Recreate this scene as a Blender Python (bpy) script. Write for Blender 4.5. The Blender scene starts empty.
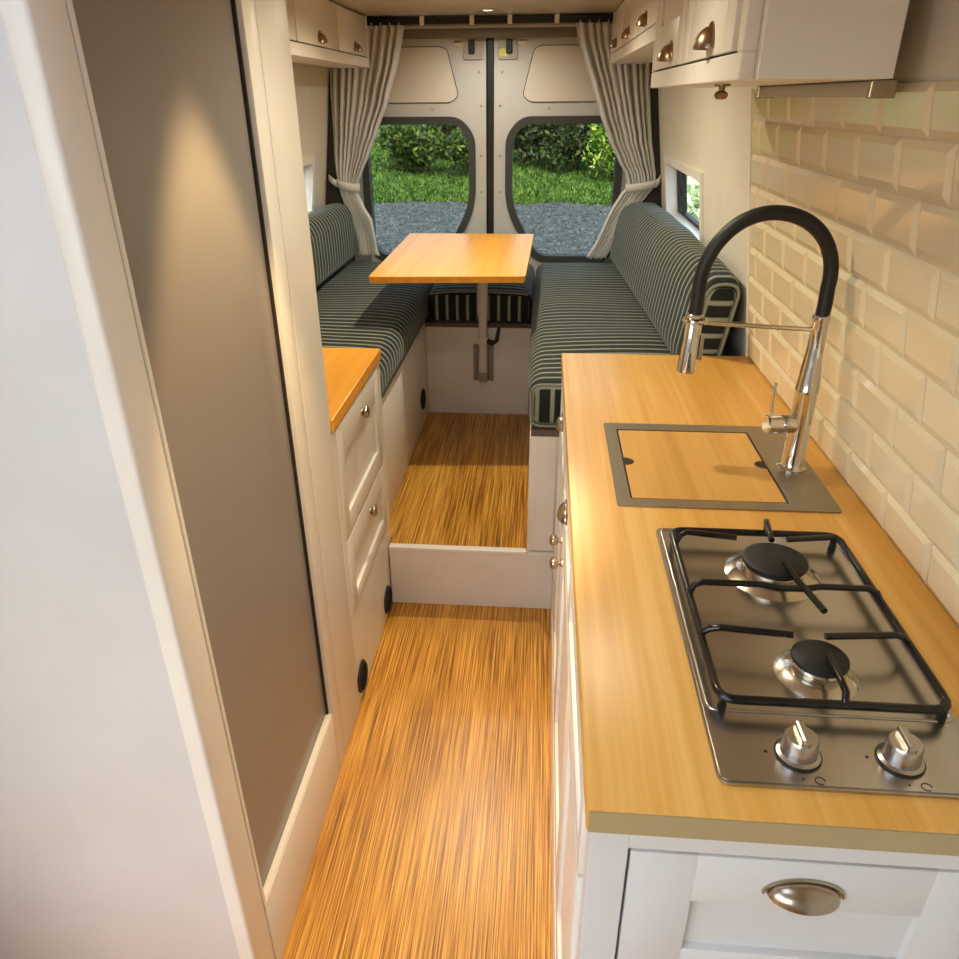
import bpy, bmesh, math, random
from mathutils import Vector, Matrix
random.seed(7)
scn = bpy.context.scene
C = scn.collection
PI = math.pi
ORG = {}

# ------------------------------------------------------------------ helpers
class MB:
    """collects geometry in world coordinates"""
    def __init__(s): s.bm = bmesh.new()
    def add(s, verts, faces):
        vs = [s.bm.verts.new(v) for v in verts]
        for f in faces:
            try: s.bm.faces.new([vs[i] for i in f])
            except ValueError: pass
        return vs
    def box(s, x0, x1, y0, y1, z0, z1, bev=0.0, seg=2):
        t = bmesh.new()
        bmesh.ops.create_cube(t, size=1)
        for v in t.verts:
            v.co = Vector(((x0+x1)/2+v.co.x*(x1-x0), (y0+y1)/2+v.co.y*(y1-y0), (z0+z1)/2+v.co.z*(z1-z0)))
        if bev > 0:
            bmesh.ops.bevel(t, geom=list(t.edges), offset=bev, segments=seg, affect='EDGES', profile=0.5)
        s.merge(t); return s
    def merge(s, t):
        t.verts.index_update()
        vs = [s.bm.verts.new(v.co) for v in t.verts]
        for f in t.faces:
            try: s.bm.faces.new([vs[v.index] for v in f.verts])
            except ValueError: pass
        t.free()
    def tube(s, pts, rad, n=10, closed=False, caps=True):
        pts = [Vector(p) for p in pts]; N = len(pts)
        rads = rad if isinstance(rad, (list, tuple)) else [rad]*N
        prev = None; rings = []
        for i, p in enumerate(pts):
            if closed: t = pts[(i+1) % N]-pts[(i-1) % N]
            else: t = pts[min(i+1, N-1)]-pts[max(i-1, 0)]
            t.normalize()
            if prev is None:
                a = Vector((0, 0, 1)) if abs(t.z) < .9 else Vector((1, 0, 0))
                nrm = t.cross(a).normalized()
            else:
                nrm = (prev-t*prev.dot(t)).normalized()
            prev = nrm; b = t.cross(nrm)
            rings.append([s.bm.verts.new(p+(nrm*math.cos(2*PI*k/n)+b*math.sin(2*PI*k/n))*rads[i]) for k in range(n)])
        M = N if closed else N-1
        for i in range(M):
            A, B = rings[i], rings[(i+1) % N]
            for k in range(n):
                try: s.bm.faces.new((A[k], A[(k+1) % n], B[(k+1) % n], B[k]))
                except ValueError: pass
        if caps and not closed:
            s.bm.faces.new(list(reversed(rings[0]))); s.bm.faces.new(rings[-1])
        return s
    def lathe(s, c, prof, axis=(0, 0, 1), n=24):
        """prof: list of (radius, height along axis)"""
        ax = Vector(axis).normalized(); c = Vector(c)
        a = Vector((1, 0, 0)) if abs(ax.x) < .9 else Vector((0, 1, 0))
        u = ax.cross(a).normalized(); w = ax.cross(u)
        rings = []
        for r, h in prof:
            if r < 1e-6: rings.append([s.bm.verts.new(c+ax*h)])
            else: rings.append([s.bm.verts.new(c+ax*h+(u*math.cos(2*PI*k/n)+w*math.sin(2*PI*k/n))*r) for k in range(n)])
        for A, B in zip(rings, rings[1:]):
            for k in range(n):
                a0, a1 = A[k % len(A)], A[(k+1) % len(A)]; b0, b1 = B[k % len(B)], B[(k+1) % len(B)]
                q = []
                for v in (a0, a1, b1, b0):
                    if v not in q: q.append(v)
                if len(q) > 2:
                    try: s.bm.faces.new(q)
                    except ValueError: pass
        if len(rings[0]) > 1: s.bm.faces.new(list(reversed(rings[0])))
        if len(rings[-1]) > 1: s.bm.faces.new(rings[-1])
        return s
    def prism(s, outer, holes, axis, a0, a1):
        """2-D outline (with holes) extruded along an axis. axis 'y': pts are (x,z); 'x': (y,z); 'z': (x,y)"""
        t = bmesh.new()
        def P(p, d):
            return {'y': (p[0], d, p[1]), 'x': (d, p[0], p[1]), 'z': (p[0], p[1], d)}[axis]
        edges = []
        for loop in [outer]+list(holes):
            vs = [t.verts.new(P(p, a0)) for p in loop]
            edges += [t.edges.new((vs[i], vs[(i+1) % len(vs)])) for i in range(len(vs))]
        bmesh.ops.triangle_fill(t, use_beauty=True, use_dissolve=False, edges=edges)
        r = bmesh.ops.extrude_face_region(t, geom=list(t.faces))
        d = {'y': Vector((0, a1-a0, 0)), 'x': Vector((a1-a0, 0, 0)), 'z': Vector((0, 0, a1-a0))}[axis]
        bmesh.ops.translate(t, verts=[v for v in r['geom'] if isinstance(v, bmesh.types.BMVert)], vec=d)
        s.merge(t); return s
    def build(s, name, mat, parent=None, smooth=None, recalc=True):
        o0 = ORG.get(parent, Vector((0, 0, 0)))
        if recalc: bmesh.ops.recalc_face_normals(s.bm, faces=list(s.bm.faces))
        for v in s.bm.verts: v.co -= o0
        me = bpy.data.meshes.new(name); s.bm.to_mesh(me); s.bm.free()
        ob = bpy.data.objects.new(name, me); C.objects.link(ob)
        me.materials.append(mat)
        if parent is not None:
            ob.parent = parent; ORG[ob] = o0
        else: ORG[ob] = Vector((0, 0, 0))
        if smooth is not None:
            for p in me.polygons: p.use_smooth = True
            if smooth < 180: me.set_sharp_from_angle(angle=math.radians(smooth))
        return ob

def tag(o, label, cat, group=None):
    o['label'] = label; o['category'] = cat
    if group: o['group'] = group
    return o
def thing(name, label, cat, loc, group=None):
    o = bpy.data.objects.new(name, None); C.objects.link(o)
    o.location = loc; o.empty_display_size = .05
    ORG[o] = Vector(loc)
    return tag(o, label, cat, group)
def struct(o):
    o['kind'] = 'structure'; return o
def fillet(pts, rs, n=6):
    """round the corners of a polygon"""
    out = []; N = len(pts)
    for i, p in enumerate(pts):
        r = rs[i] if isinstance(rs, (list, tuple)) else rs
        p = Vector(p); a = Vector(pts[i-1]); b = Vector(pts[(i+1) % N])
        if r <= 0: out.append(tuple(p)); continue
        da, db = (a-p), (b-p); r1 = min(r, da.length*.45, db.length*.45)
        A = p+da.normalized()*r1; B = p+db.normalized()*r1
        for k in range(n+1):
            t = k/n; q = A*(1-t)**2+p*2*t*(1-t)+B*t*t
            out.append(tuple(q))
    return out
def inset(pts, d):
    """shrink a convex polygon (2-D) by d"""
    N = len(pts); cx = sum(p[0] for p in pts)/N; cy = sum(p[1] for p in pts)/N
    out = []
    for i in range(N):
        p = Vector(pts[i]); a = Vector(pts[i-1]); b = Vector(pts[(i+1) % N])
        e1 = (p-a).normalized(); e2 = (b-p).normalized()
        n1 = Vector((-e1.y, e1.x)); n2 = Vector((-e2.y, e2.x))
        c = Vector((cx, cy))-p
        if n1.dot(c) < 0: n1 = -n1
        if n2.dot(c) < 0: n2 = -n2
        m = (n1+n2)
        if m.length < 1e-6: m = n1
        m.normalize(); k = max(.4, m.dot(n1))
        out.append(tuple(p+m*d/k))
    return out

# ------------------------------------------------------------------ materials
def newmat(name):
    m = bpy.data.materials.new(name); m.use_nodes = True
    nt = m.node_tree; b = nt.nodes['Principled BSDF']
    return m, nt, b
def rgb(h):
    """sRGB 0-255 -> linear"""
    f = lambda c: (c/12.92 if c <= .04045 else ((c+.055)/1.055)**2.4)
    return tuple(f(c/255) for c in h)+(1,)
def noise(nt, vec, scale, detail=3, rough=.5):
    n = nt.nodes.new('ShaderNodeTexNoise'); n.inputs['Scale'].default_value = scale
    n.inputs['Detail'].default_value = detail; n.inputs['Roughness'].default_value = rough
    if vec: nt.links.new(vec, n.inputs['Vector'])
    return n
def mapping(nt, scale, out='Object'):
    tc = nt.nodes.new('ShaderNodeTexCoord'); mp = nt.nodes.new('ShaderNodeMapping')
    mp.inputs['Scale'].default_value = scale
    nt.links.new(tc.outputs[out], mp.inputs['Vector']); return mp.outputs['Vector']
def ramp(nt, fac, stops):
    r = nt.nodes.new('ShaderNodeValToRGB'); e = r.color_ramp.elements
    while len(e) < len(stops): e.new(.5)
    for k, (p, c) in enumerate(stops): e[k].position = p; e[k].color = c
    nt.links.new(fac, r.inputs['Fac']); return r.outputs['Color']
def math_n(nt, op, a, b=None):
    n = nt.nodes.new('ShaderNodeMath'); n.operation = op
    for i, v in enumerate((a, b)):
        if v is None: continue
        if isinstance(v, (int, float)): n.inputs[i].default_value = v
        else: nt.links.new(v, n.inputs[i])
    return n.outputs[0]
def bump(nt, b, h, strength=.2, dist=.002):
    n = nt.nodes.new('ShaderNodeBump'); n.inputs['Strength'].default_value = strength; n.inputs['Distance'].default_value = dist
    nt.links.new(h, n.inputs['Height']); nt.links.new(n.outputs['Normal'], b.inputs['Normal'])

def plain(name, col, rough=.5, metal=0, var=.03, scale=8, spec=.5, bmp=0):
    m, nt, b = newmat(name); c = rgb(col)
    v = mapping(nt, (1, 1, 1)); n = noise(nt, v, scale)
    lo = tuple(x*(1-var) for x in c[:3])+(1,); hi = tuple(min(1, x*(1+var)) for x in c[:3])+(1,)
    nt.links.new(ramp(nt, n.outputs['Fac'], [(.3, lo), (.7, hi)]), b.inputs['Base Color'])
    b.inputs['Roughness'].default_value = rough; b.inputs['Metallic'].default_value = metal
    b.inputs['Specular IOR Level'].default_value = spec
    if bmp:
        n2 = noise(nt, v, scale*30); bump(nt, b, n2.outputs['Fac'], bmp, .001)
    return m

M = {}
M['white'] = plain('white_satin_paint', (226, 220, 208), .36)
M['white_trim'] = plain('white_trim_paint', (232, 227, 216), .34)
M['end_white_dim'] = plain('white_paint_dimmed', (212, 211, 208), .4)  # same white, greyed so the daylit end faces look dimmer lit
M['wall'] = plain('beige_wall_lining', (212, 205, 188), .6, bmp=.05)
M['ceil'] = plain('cream_ceiling_lining', (222, 214, 198), .22)
M['grey_panel'] = plain('grey_matt_panel', (136, 130, 124), .3, var=.03, scale=2)
M['dark_gap'] = plain('dark_shadow_gap', (38, 30, 24), .7)
M['chrome'] = plain('polished_chrome', (215, 212, 205), .08, 1.0, var=.01)
M['nickel'] = plain('brushed_nickel', (176, 164, 144), .25, 1.0)
M['bronze'] = plain('aged_pewter_metal', (150, 128, 100), .3, 1.0)
M['rubber'] = plain('black_rubber', (18, 14, 14), .5)
M['black_enamel'] = plain('black_enamel', (16, 14, 14), .18)
M['black_cap'] = plain('matt_black_iron', (20, 18, 17), .55)
M['door_white'] = plain('van_door_paint', (194, 192, 186), .4)
M['door_panel'] = plain('cream_door_card', (214, 206, 190), .5)
M['header'] = plain('grey_header_plastic', (112, 106, 94), .6)
M['seal'] = plain('dark_grey_window_rubber', (58, 60, 56), .6)
M['pillar'] = plain('dark_pillar_trim', (44, 40, 34), .7)
M['plastic_white'] = plain('white_plastic', (226, 226, 222), .35)
M['plastic_grey'] = plain('pale_grey_plastic', (170, 164, 152), .4)
M['tube'] = plain('pale_grey_powder_coat', (212, 204, 192), .4)
M['bracket'] = plain('grey_bracket_plastic', (150, 138, 126), .5)
M['grout'] = plain('cream_grout', (212, 200, 174), .8)
M['board_edge'] = plain('grey_brown_mattress_board', (96, 82, 70), .7)
M['edge_wood'] = plain('sealed_timber_edge', (168, 150, 108), .45)
M['lime'] = plain('yellow_green_patch', (214, 216, 110), .4)
M['print'] = plain('black_print', (20, 20, 22), .5)

def steel(name, col, rough=.28, along=1):
    m, nt, b = newmat(name)
    sc = [60, 60, 60]; sc[along] = 2
    v = mapping(nt, tuple(sc)); n = noise(nt, v, 8, 2)
    c = rgb(col)
    nt.links.new(ramp(nt, n.outputs['Fac'], [(.3, tuple(x*.93 for x in c[:3])+(1,)), (.7, c)]), b.inputs['Base Color'])
    b.inputs['Metallic'].default_value = 1; b.inputs['Roughness'].default_value = rough
    return m
M['steel'] = steel('brushed_steel', (190, 186, 180), .27)
M['sink_steel'] = steel('brushed_sink_steel', (168, 160, 142), .42)
M['burner_steel'] = steel('bare_burner_steel', (205, 196, 180), .22)

def strand(name, dark, mid, light, along=1, fine=70, rough=.35, blend=.5, knots=0):
    m, nt, b = newmat(name)
    sc = [fine, fine, fine]; sc[along] = fine*(.022 if fine < 100 else .010)
    v = mapping(nt, tuple(sc)); n1 = noise(nt, v, 1.6, 4, .65)
    sc2 = [12, 12, 12]; sc2[along] = .9
    v2 = mapping(nt, tuple(sc2)); n2 = noise(nt, v2, 1.2, 2)
    f = math_n(nt, 'ADD', math_n(nt, 'MULTIPLY', n1.outputs['Fac'], 1-blend*.5), math_n(nt, 'MULTIPLY', n2.outputs['Fac'], blend*.5))
    w_ = .14 if fine < 100 else .10
    col = ramp(nt, f, [(.5-w_, rgb(dark)), (.5, rgb(mid)), (.5+w_, rgb(light))])
    nt.links.new(col, b.inputs['Base Color'])
    b.inputs['Roughness'].default_value = rough
    bump(nt, b, n1.outputs['Fac'], .08, .001)
    return m
M['floor'] = strand('bamboo_strand_floor', (120, 76, 18), (190, 132, 42), (226, 172, 80), 1, 190, .34, .3)
M['worktop'] = strand('bamboo_worktop', (211, 154, 66), (223, 168, 80), (236, 187, 106), 1, 26, .36, .7)
M['board'] = strand('bamboo_sink_cover', (194, 142, 62), (210, 158, 76), (222, 172, 92), 1, 16, .42, .8)
M['table'] = strand('orange_oak_table', (218, 144, 22), (232, 158, 28), (240, 170, 42), 1, 30, .36, .8)
M['table_edge'] = strand('orange_oak_edge', (168, 96, 24), (180, 106, 30), (196, 120, 40), 0, 30, .45, .5)

def striped(name, endaxis='X'):
    """green black velvet with pale stripes: lines of constant Y, on faces that face along Y lines of constant X or Z"""
    m, nt, b = newmat(name)
    tc = nt.nodes.new('ShaderNodeTexCoord')
    sp = nt.nodes.new('ShaderNodeSeparateXYZ'); nt.links.new(tc.outputs['Object'], sp.inputs[0])
    sn = nt.nodes.new('ShaderNodeSeparateXYZ'); nt.links.new(tc.outputs['Normal'], sn.inputs[0])
    endm = math_n(nt, 'GREATER_THAN', math_n(nt, 'ABSOLUTE', sn.outputs['Y']), .8)
    def stripe(src, per, width):
        fr = math_n(nt, 'FRACT', math_n(nt, 'DIVIDE', src, per))
        d = math_n(nt, 'ABSOLUTE', math_n(nt, 'SUBTRACT', fr, .5))      # 0 at the stripe's middle
        mr = nt.nodes.new('ShaderNodeMapRange'); mr.clamp = True
        mr.inputs['From Min'].default_value = width/2+.05; mr.inputs['From Max'].default_value = width/2-.03
        nt.links.new(d, mr.inputs['Value']); return mr.outputs[0]
    s1 = stripe(sp.outputs['Y'], .0425, .24); s2 = stripe(math_n(nt, 'ADD', sp.outputs[endaxis], .0225+.003), .0455, .25)
    mx = nt.nodes.new('ShaderNodeMix'); mx.data_type = 'FLOAT'
    nt.links.new(endm, mx.inputs[0]); nt.links.new(s1, mx.inputs[2]); nt.links.new(s2, mx.inputs[3])
    n = noise(nt, tc.outputs['Object'], 60, 3)
    n2 = noise(nt, tc.outputs['Object'], 400, 2)
    f = math_n(nt, 'MULTIPLY', mx.outputs[0], math_n(nt, 'ADD', math_n(nt, 'MULTIPLY', n.outputs['Fac'], .5), .72))
    col = ramp(nt, f, [(.0, rgb((5, 15, 14))), (1.0, rgb((138, 144, 124)))])
    nt.links.new(col, b.inputs['Base Color'])
    b.inputs['Roughness'].default_value = .85
    b.inputs['Sheen Weight'].default_value = .18; b.inputs['Sheen Roughness'].default_value = .4
    b.inputs['Sheen Tint'].default_value = rgb((210, 216, 208))
    h = math_n(nt, 'ADD', mx.outputs[0], math_n(nt, 'MULTIPLY', n2.outputs['Fac'], .4))
    bump(nt, b, h, .5, .003)
    return m
M['stripe'] = striped('striped_velvet', 'X')
M['stripe_z'] = striped('striped_velvet_backrest', 'Z')
M['piping'] = plain('pale_grey_piping', (128, 132, 118), .8)

def cloth(name, col):
    m, nt, b = newmat(name); c = rgb(col)
    v = mapping(nt, (1, 1, 1)); n = noise(nt, v, 90, 3)
    nt.links.new(ramp(nt, n.outputs['Fac'], [(.3, tuple(x*.9 for x in c[:3])+(1,)), (.7, c)]), b.inputs['Base Color'])
    b.inputs['Roughness'].default_value = .9
    n2 = noise(nt, v, 900, 2); bump(nt, b, n2.outputs['Fac'], .2, .001)
    tr = nt.nodes.new('ShaderNodeBsdfTranslucent'); tr.inputs['Color'].default_value = c
    mix = nt.nodes.new('ShaderNodeMixShader'); mix.inputs[0].default_value = .42
    nt.links.new(b.outputs[0], mix.inputs[1]); nt.links.new(tr.outputs[0], mix.inputs[2])
    nt.links.new(mix.outputs[0], nt.nodes['Material Output'].inputs['Surface'])
    return m
M['curtain'] = cloth('cream_linen', (246, 244, 240))

def glass_mat(name, tint):
    m, nt, b = newmat(name); nt.nodes.remove(b)
    t = nt.nodes.new('ShaderNodeBsdfTransparent'); t.inputs[0].default_value = tint
    g = nt.nodes.new('ShaderNodeBsdfGlossy'); g.inputs['Roughness'].default_value = .02
    fr = nt.nodes.new('ShaderNodeFresnel'); fr.inputs[0].default_value = 1.45; fk = math_n(nt, 'MULTIPLY', fr.outputs[0], .3)
    mx = nt.nodes.new('ShaderNodeMixShader')
    nt.links.new(fk, mx.inputs[0]); nt.links.new(t.outputs[0], mx.inputs[1]); nt.links.new(g.outputs[0], mx.inputs[2])
    nt.links.new(mx.outputs[0], nt.nodes['Material Output'].inputs['Surface'])
    return m
M['glass'] = glass_mat('window_glass', (.93, .96, .94, 1))
M['privacy'] = glass_mat('tinted_rear_glass', (.64, .68, .64, 1))

def leaf_mat(name, a, b_, c):
    m, nt, b = newmat(name)
    gi = nt.nodes.new('ShaderNodeNewGeometry')
    col = ramp(nt, gi.outputs['Random Per Island'], [(.1, rgb(a)), (.55, rgb(b_)), (.95, rgb(c))])
    nt.links.new(col, b.inputs['Base Color']); b.inputs['Roughness'].default_value = .5
    tr = nt.nodes.new('ShaderNodeBsdfTranslucent'); nt.links.new(col, tr.inputs['Color'])
    mix = nt.nodes.new('ShaderNodeMixShader'); mix.inputs[0].default_value = .3
    nt.links.new(b.outputs[0], mix.inputs[1]); nt.links.new(tr.outputs[0], mix.inputs[2])
    nt.links.new(mix.outputs[0], nt.nodes['Material Output'].inputs['Surface'])
    return m
M['leaf_mid'] = leaf_mat('mid_green_leaves', (36, 52, 12), (66, 90, 22), (116, 130, 46))
M['leaf_dark'] = leaf_mat('dark_green_leaves', (28, 42, 14), (50, 66, 22), (92, 98, 40))
M['leaf_bright'] = leaf_mat('yellow_green_leaves', (54, 84, 18), (112, 146, 40), (206, 216, 96))
M['leaf_glare'] = leaf_mat('glare_green_leaves', (150, 176, 120), (196, 214, 160), (236, 242, 206))  # daylight glare put into the leaf colour for the side windows
M['bark'] = plain('brown_bark', (74, 58, 42), .9, var=.2, scale=20)
def ground_mat(name, stops, scale, fine):
    m, nt, b = newmat(name); v = mapping(nt, (1, 1, 1))
    n = noise(nt, v, scale, 6, .7); n2 = noise(nt, v, fine, 4, .7)
    f = math_n(nt, 'ADD', math_n(nt, 'MULTIPLY', n.outputs['Fac'], .5), math_n(nt, 'MULTIPLY', n2.outputs['Fac'], .5))
    nt.links.new(ramp(nt, f, stops), b.inputs['Base Color']); b.inputs['Roughness'].default_value = .95
    bump(nt, b, n2.outputs['Fac'], .6, .03)
    return m
M['gravel'] = ground_mat('blue_grey_gravel', [(.38, rgb((46, 49, 51))), (.5, rgb((74, 77, 78))), (.62, rgb((114, 116, 116)))], 5, 40)
M['grass'] = ground_mat('rough_grass', [(.4, rgb((40, 66, 14))), (.5, rgb((68, 100, 24))), (.6, rgb((112, 136, 50)))], .7, 5)
M['blade'] = leaf_mat('grass_blades', (44, 72, 14), (74, 110, 22), (136, 154, 62))
m, nt, b = newmat('opal_acrylic'); nt.nodes.remove(b)
t_ = nt.nodes.new('ShaderNodeBsdfTranslucent'); t_.inputs[0].default_value = (.86, .90, .95, 1); nt.links.new(t_.outputs[0], nt.nodes['Material Output'].inputs['Surface'])
M['opal'] = m
M['lamp_glow'] = None
m, nt, b = newmat('lit_lamp_lens'); b.inputs['Base Color'].default_value = (1, .9, .7, 1)
b.inputs['Emission Color'].default_value = (1, .86, .6, 1); b.inputs['Emission Strength'].default_value = 6
M['lamp_glow'] = m

# ------------------------------------------------------------------ the van's shell
YB = -1.25          # bulkhead behind the camera
YR = 3.86           # where the side linings stop before the rear doors
ZC = 1.88
def wxr(z): return .588-.1335*(z-.9) if z > .9 else .588
def wxl(z): return -1.108+.1335*(z-.9) if z > .9 else -1.108

f = MB(); f.box(-1.2, .68, YB-.1, 2.082, -.05, 0); f.box(-1.2, -.480, 2.082, 2.142, -.05, 0)
struct(f.build('floor', M['floor']))
f = MB(); f.prism([(-.478, 2.084), (-.022, 2.084), (-.022, 3.28), (-.517, 3.28), (-.517, 2.142), (-.478, 2.142)], [], 'z', .17, .223)
struct(f.build('floor_platform', M['floor']))
f = MB(); f.box(-1.11, -.517, 2.145, 4.05, -.05, .222); f.box(-.022, .59, 2.084, 4.05, -.05, .222); f.box(-.517, -.022, 3.28, 4.05, -.05, .222); f.box(-.478, -.022, 2.1, 3.28, -.05, .165)
struct(f.build('floor_underside', M['white']))
f = MB(); f.box(-.479, .066, 2.078, 2.098, 0, .216, .002)
struct(f.build('trim_1', M['white']))
f = MB(); f.box(-.479, -.024, 2.074, 2.10, .214, .228, .003)
struct(f.build('trim_2', M['white_trim']))
HX0, HX1, HY0, HY1 = -.62, -.08, .02, .60      # roof hatch above the aisle by the hob
f = MB(); f.prism([(-1.3, YB-.1), (.8, YB-.1), (.8, YR+.16), (-1.3, YR+.16)], [[(HX0, HY0), (HX1, HY0), (HX1, HY1), (HX0, HY1)]], 'z', ZC, ZC+.05)
struct(f.build('ceiling', M['ceil']))
f = MB(); o2 = fillet([(HX0-.035, HY0-.035), (HX1+.035, HY0-.035), (HX1+.035, HY1+.035), (HX0-.035, HY1+.035)], .03, 4)
i2 = fillet([(HX0+.01, HY0+.01), (HX1-.01, HY0+.01), (HX1-.01, HY1-.01), (HX0+.01, HY1-.01)], .03, 4)
f.prism(o2, [i2], 'z', ZC-.012, ZC-.0005); hatch = struct(f.build('window_3', M['plastic_white']))
f = MB(); f.box(HX0, HX1, HY0, HY1, ZC+.03, ZC+.036); f.build('pane', M['opal'], hatch)

def side_wall(name, X, y0, y1, win, out, thick=.05):
    """lining: upright to z .9, then leaning inwards; win = (ya, yb, za, zb) hole"""
    w = MB(); zs = [0, .9, win[2], win[3], ZC+.01]; ys = [y0, win[0], win[1], y1]
    for i in range(4):
        for j in range(3):
            if i == 2 and j == 1: continue
            a, b_, c, d = ys[j], ys[j+1], zs[i], zs[i+1]
            V = []
            for dx in (0, out*thick):
                V += [(X(c)+dx, a, c), (X(c)+dx, b_, c), (X(d)+dx, b_, d), (X(d)+dx, a, d)]
            w.add(V, [(0, 1, 2, 3), (7, 6, 5, 4), (0, 4, 5, 1), (1, 5, 6, 2), (2, 6, 7, 3), (3, 7, 4, 0)])
    bmesh.ops.remove_doubles(w.bm, verts=w.bm.verts, dist=1e-5)
    # inner faces between neighbouring blocks are coincident pairs: drop them
    seen = {}
    for fc in list(w.bm.faces):
        k = tuple(sorted(v.index for v in fc.verts)) if False else tuple(sorted((round(v.co.x, 4), round(v.co.y, 4), round(v.co.z, 4)) for v in fc.verts))
        seen.setdefault(k, []).append(fc)
    for k, l in seen.items():
        if len(l) > 1: bmesh.ops.delete(w.bm, geom=l, context='FACES_ONLY')
    return struct(w.build(name, M['wall']))
WR = (2.78, 3.64, 1.075, 1.305)
WL = (2.78, 3.60, 1.075, 1.305)
side_wall('wall_right', wxr, -.15, YR, WR, 1)
side_wall('wall_left', wxl, .30, YR, WL, -1)
# seam of the wall lining by the splashback
# wall below/behind the camera: unseen cab bulkhead and windscreen opening, shaped to steer the daylight
b_ = MB(); b_.box(-1.2, .68, YB-.08, YB, 0, .85); b_.box(-1.2, .68, YB-.08, YB, 1.7, ZC); b_.box(-.35, .68, YB-.08, YB, .85, 1.7)
struct(b_.build('wall_front', M['wall']))
b_ = MB(); b_.box(.588, .64, YB, -.152, 0, ZC)  # right side closed to cut daylight on the kitchen's near end
struct(b_.build('wall_right_front', M['wall']))
b_ = MB(); b_.box(-1.16, -1.108, YB, .298, 0, .40); b_.box(-1.16, -1.108, YB, .298, 1.78, ZC); b_.box(-1.16, -1.108, .05, .298, .40, 1.78)  # opening placed on this side to light the wardrobe end
struct(b_.build('wall_left_front', M['wall']))

# side windows
def side_window(name, X, w, out):
    ya, yb, za, zb = w
    def ring(yi0, yi1, zi0, zi1, t, d0, d1):
        m_ = MB()
        def blk(a, b2, c, d):
            V = []
            for dx in (d0*out, d1*out):
                V += [(X(c)+dx, a, c), (X(c)+dx, b2, c), (X(d)+dx, b2, d), (X(d)+dx, a, d)]
            m_.add(V, [(0, 1, 2, 3), (7, 6, 5, 4), (0, 4, 5, 1), (1, 5, 6, 2), (2, 6, 7, 3), (3, 7, 4, 0)])
        blk(yi0, yi1, zi0, zi0+t); blk(yi0, yi1, zi1-t, zi1); blk(yi0, yi0+t, zi0+t, zi1-t); blk(yi1-t, yi1, zi0+t, zi1-t)
        return m_
    fr = struct(ring(ya-.016, yb+.016, za-.016, zb+.016, .03, -.010, -.0005).build(name, M['white_trim']))
    ring(ya+.001, yb-.001, za+.001, zb-.001, .012, 0, .052).build('reveal', M['plastic_white'], fr)
    s_ = ring(ya+.013, yb-.013, za+.013, zb-.013, .015, .040, .062)
    c = 0
    s_.build('sash_frame', M['black_cap'], fr)
    k = MB(); ym = yb-.17
    V = []
    for dx in (.036*out, .058*out):
        V += [(X(za+.02)+dx, ym, za+.02), (X(za+.02)+dx, ym+.035, za+.02), (X(zb-.02)+dx, ym+.035, zb-.02), (X(zb-.02)+dx, ym, zb-.02)]
    k.add(V, [(0, 1, 2, 3), (7, 6, 5, 4), (0, 4, 5, 1), (1, 5, 6, 2), (2, 6, 7, 3), (3, 7, 4, 0)])
    k.build('sash_bar', M['black_cap'], fr)
    k = MB(); zc = (za+zb)/2; k.box(X(zc)+out*.03-.008, X(zc)+out*.03+.008, ym+.004, ym+.03, zc-.02, zc+.02, .003); k.build('sash_latch', M['rubber'], fr)
    g = MB(); a, b2, c, d = ya+.027, yb-.027, za+.027, zb-.027
    V = []
    for dx in (.049*out, .053*out):
        V += [(X(c)+dx, a, c), (X(c)+dx, b2, c), (X(d)+dx, b2, d), (X(d)+dx, a, d)]
    g.add(V, [(0, 1, 2, 3), (7, 6, 5, 4), (0, 4, 5, 1), (1, 5, 6, 2), (2, 6, 7, 3), (3, 7, 4, 0)])
    g.build('pane', M['glass'], fr)
    return fr
side_window('window_1', wxr, WR, 1)
side_window('window_2', wxl, WL, -1)

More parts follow.
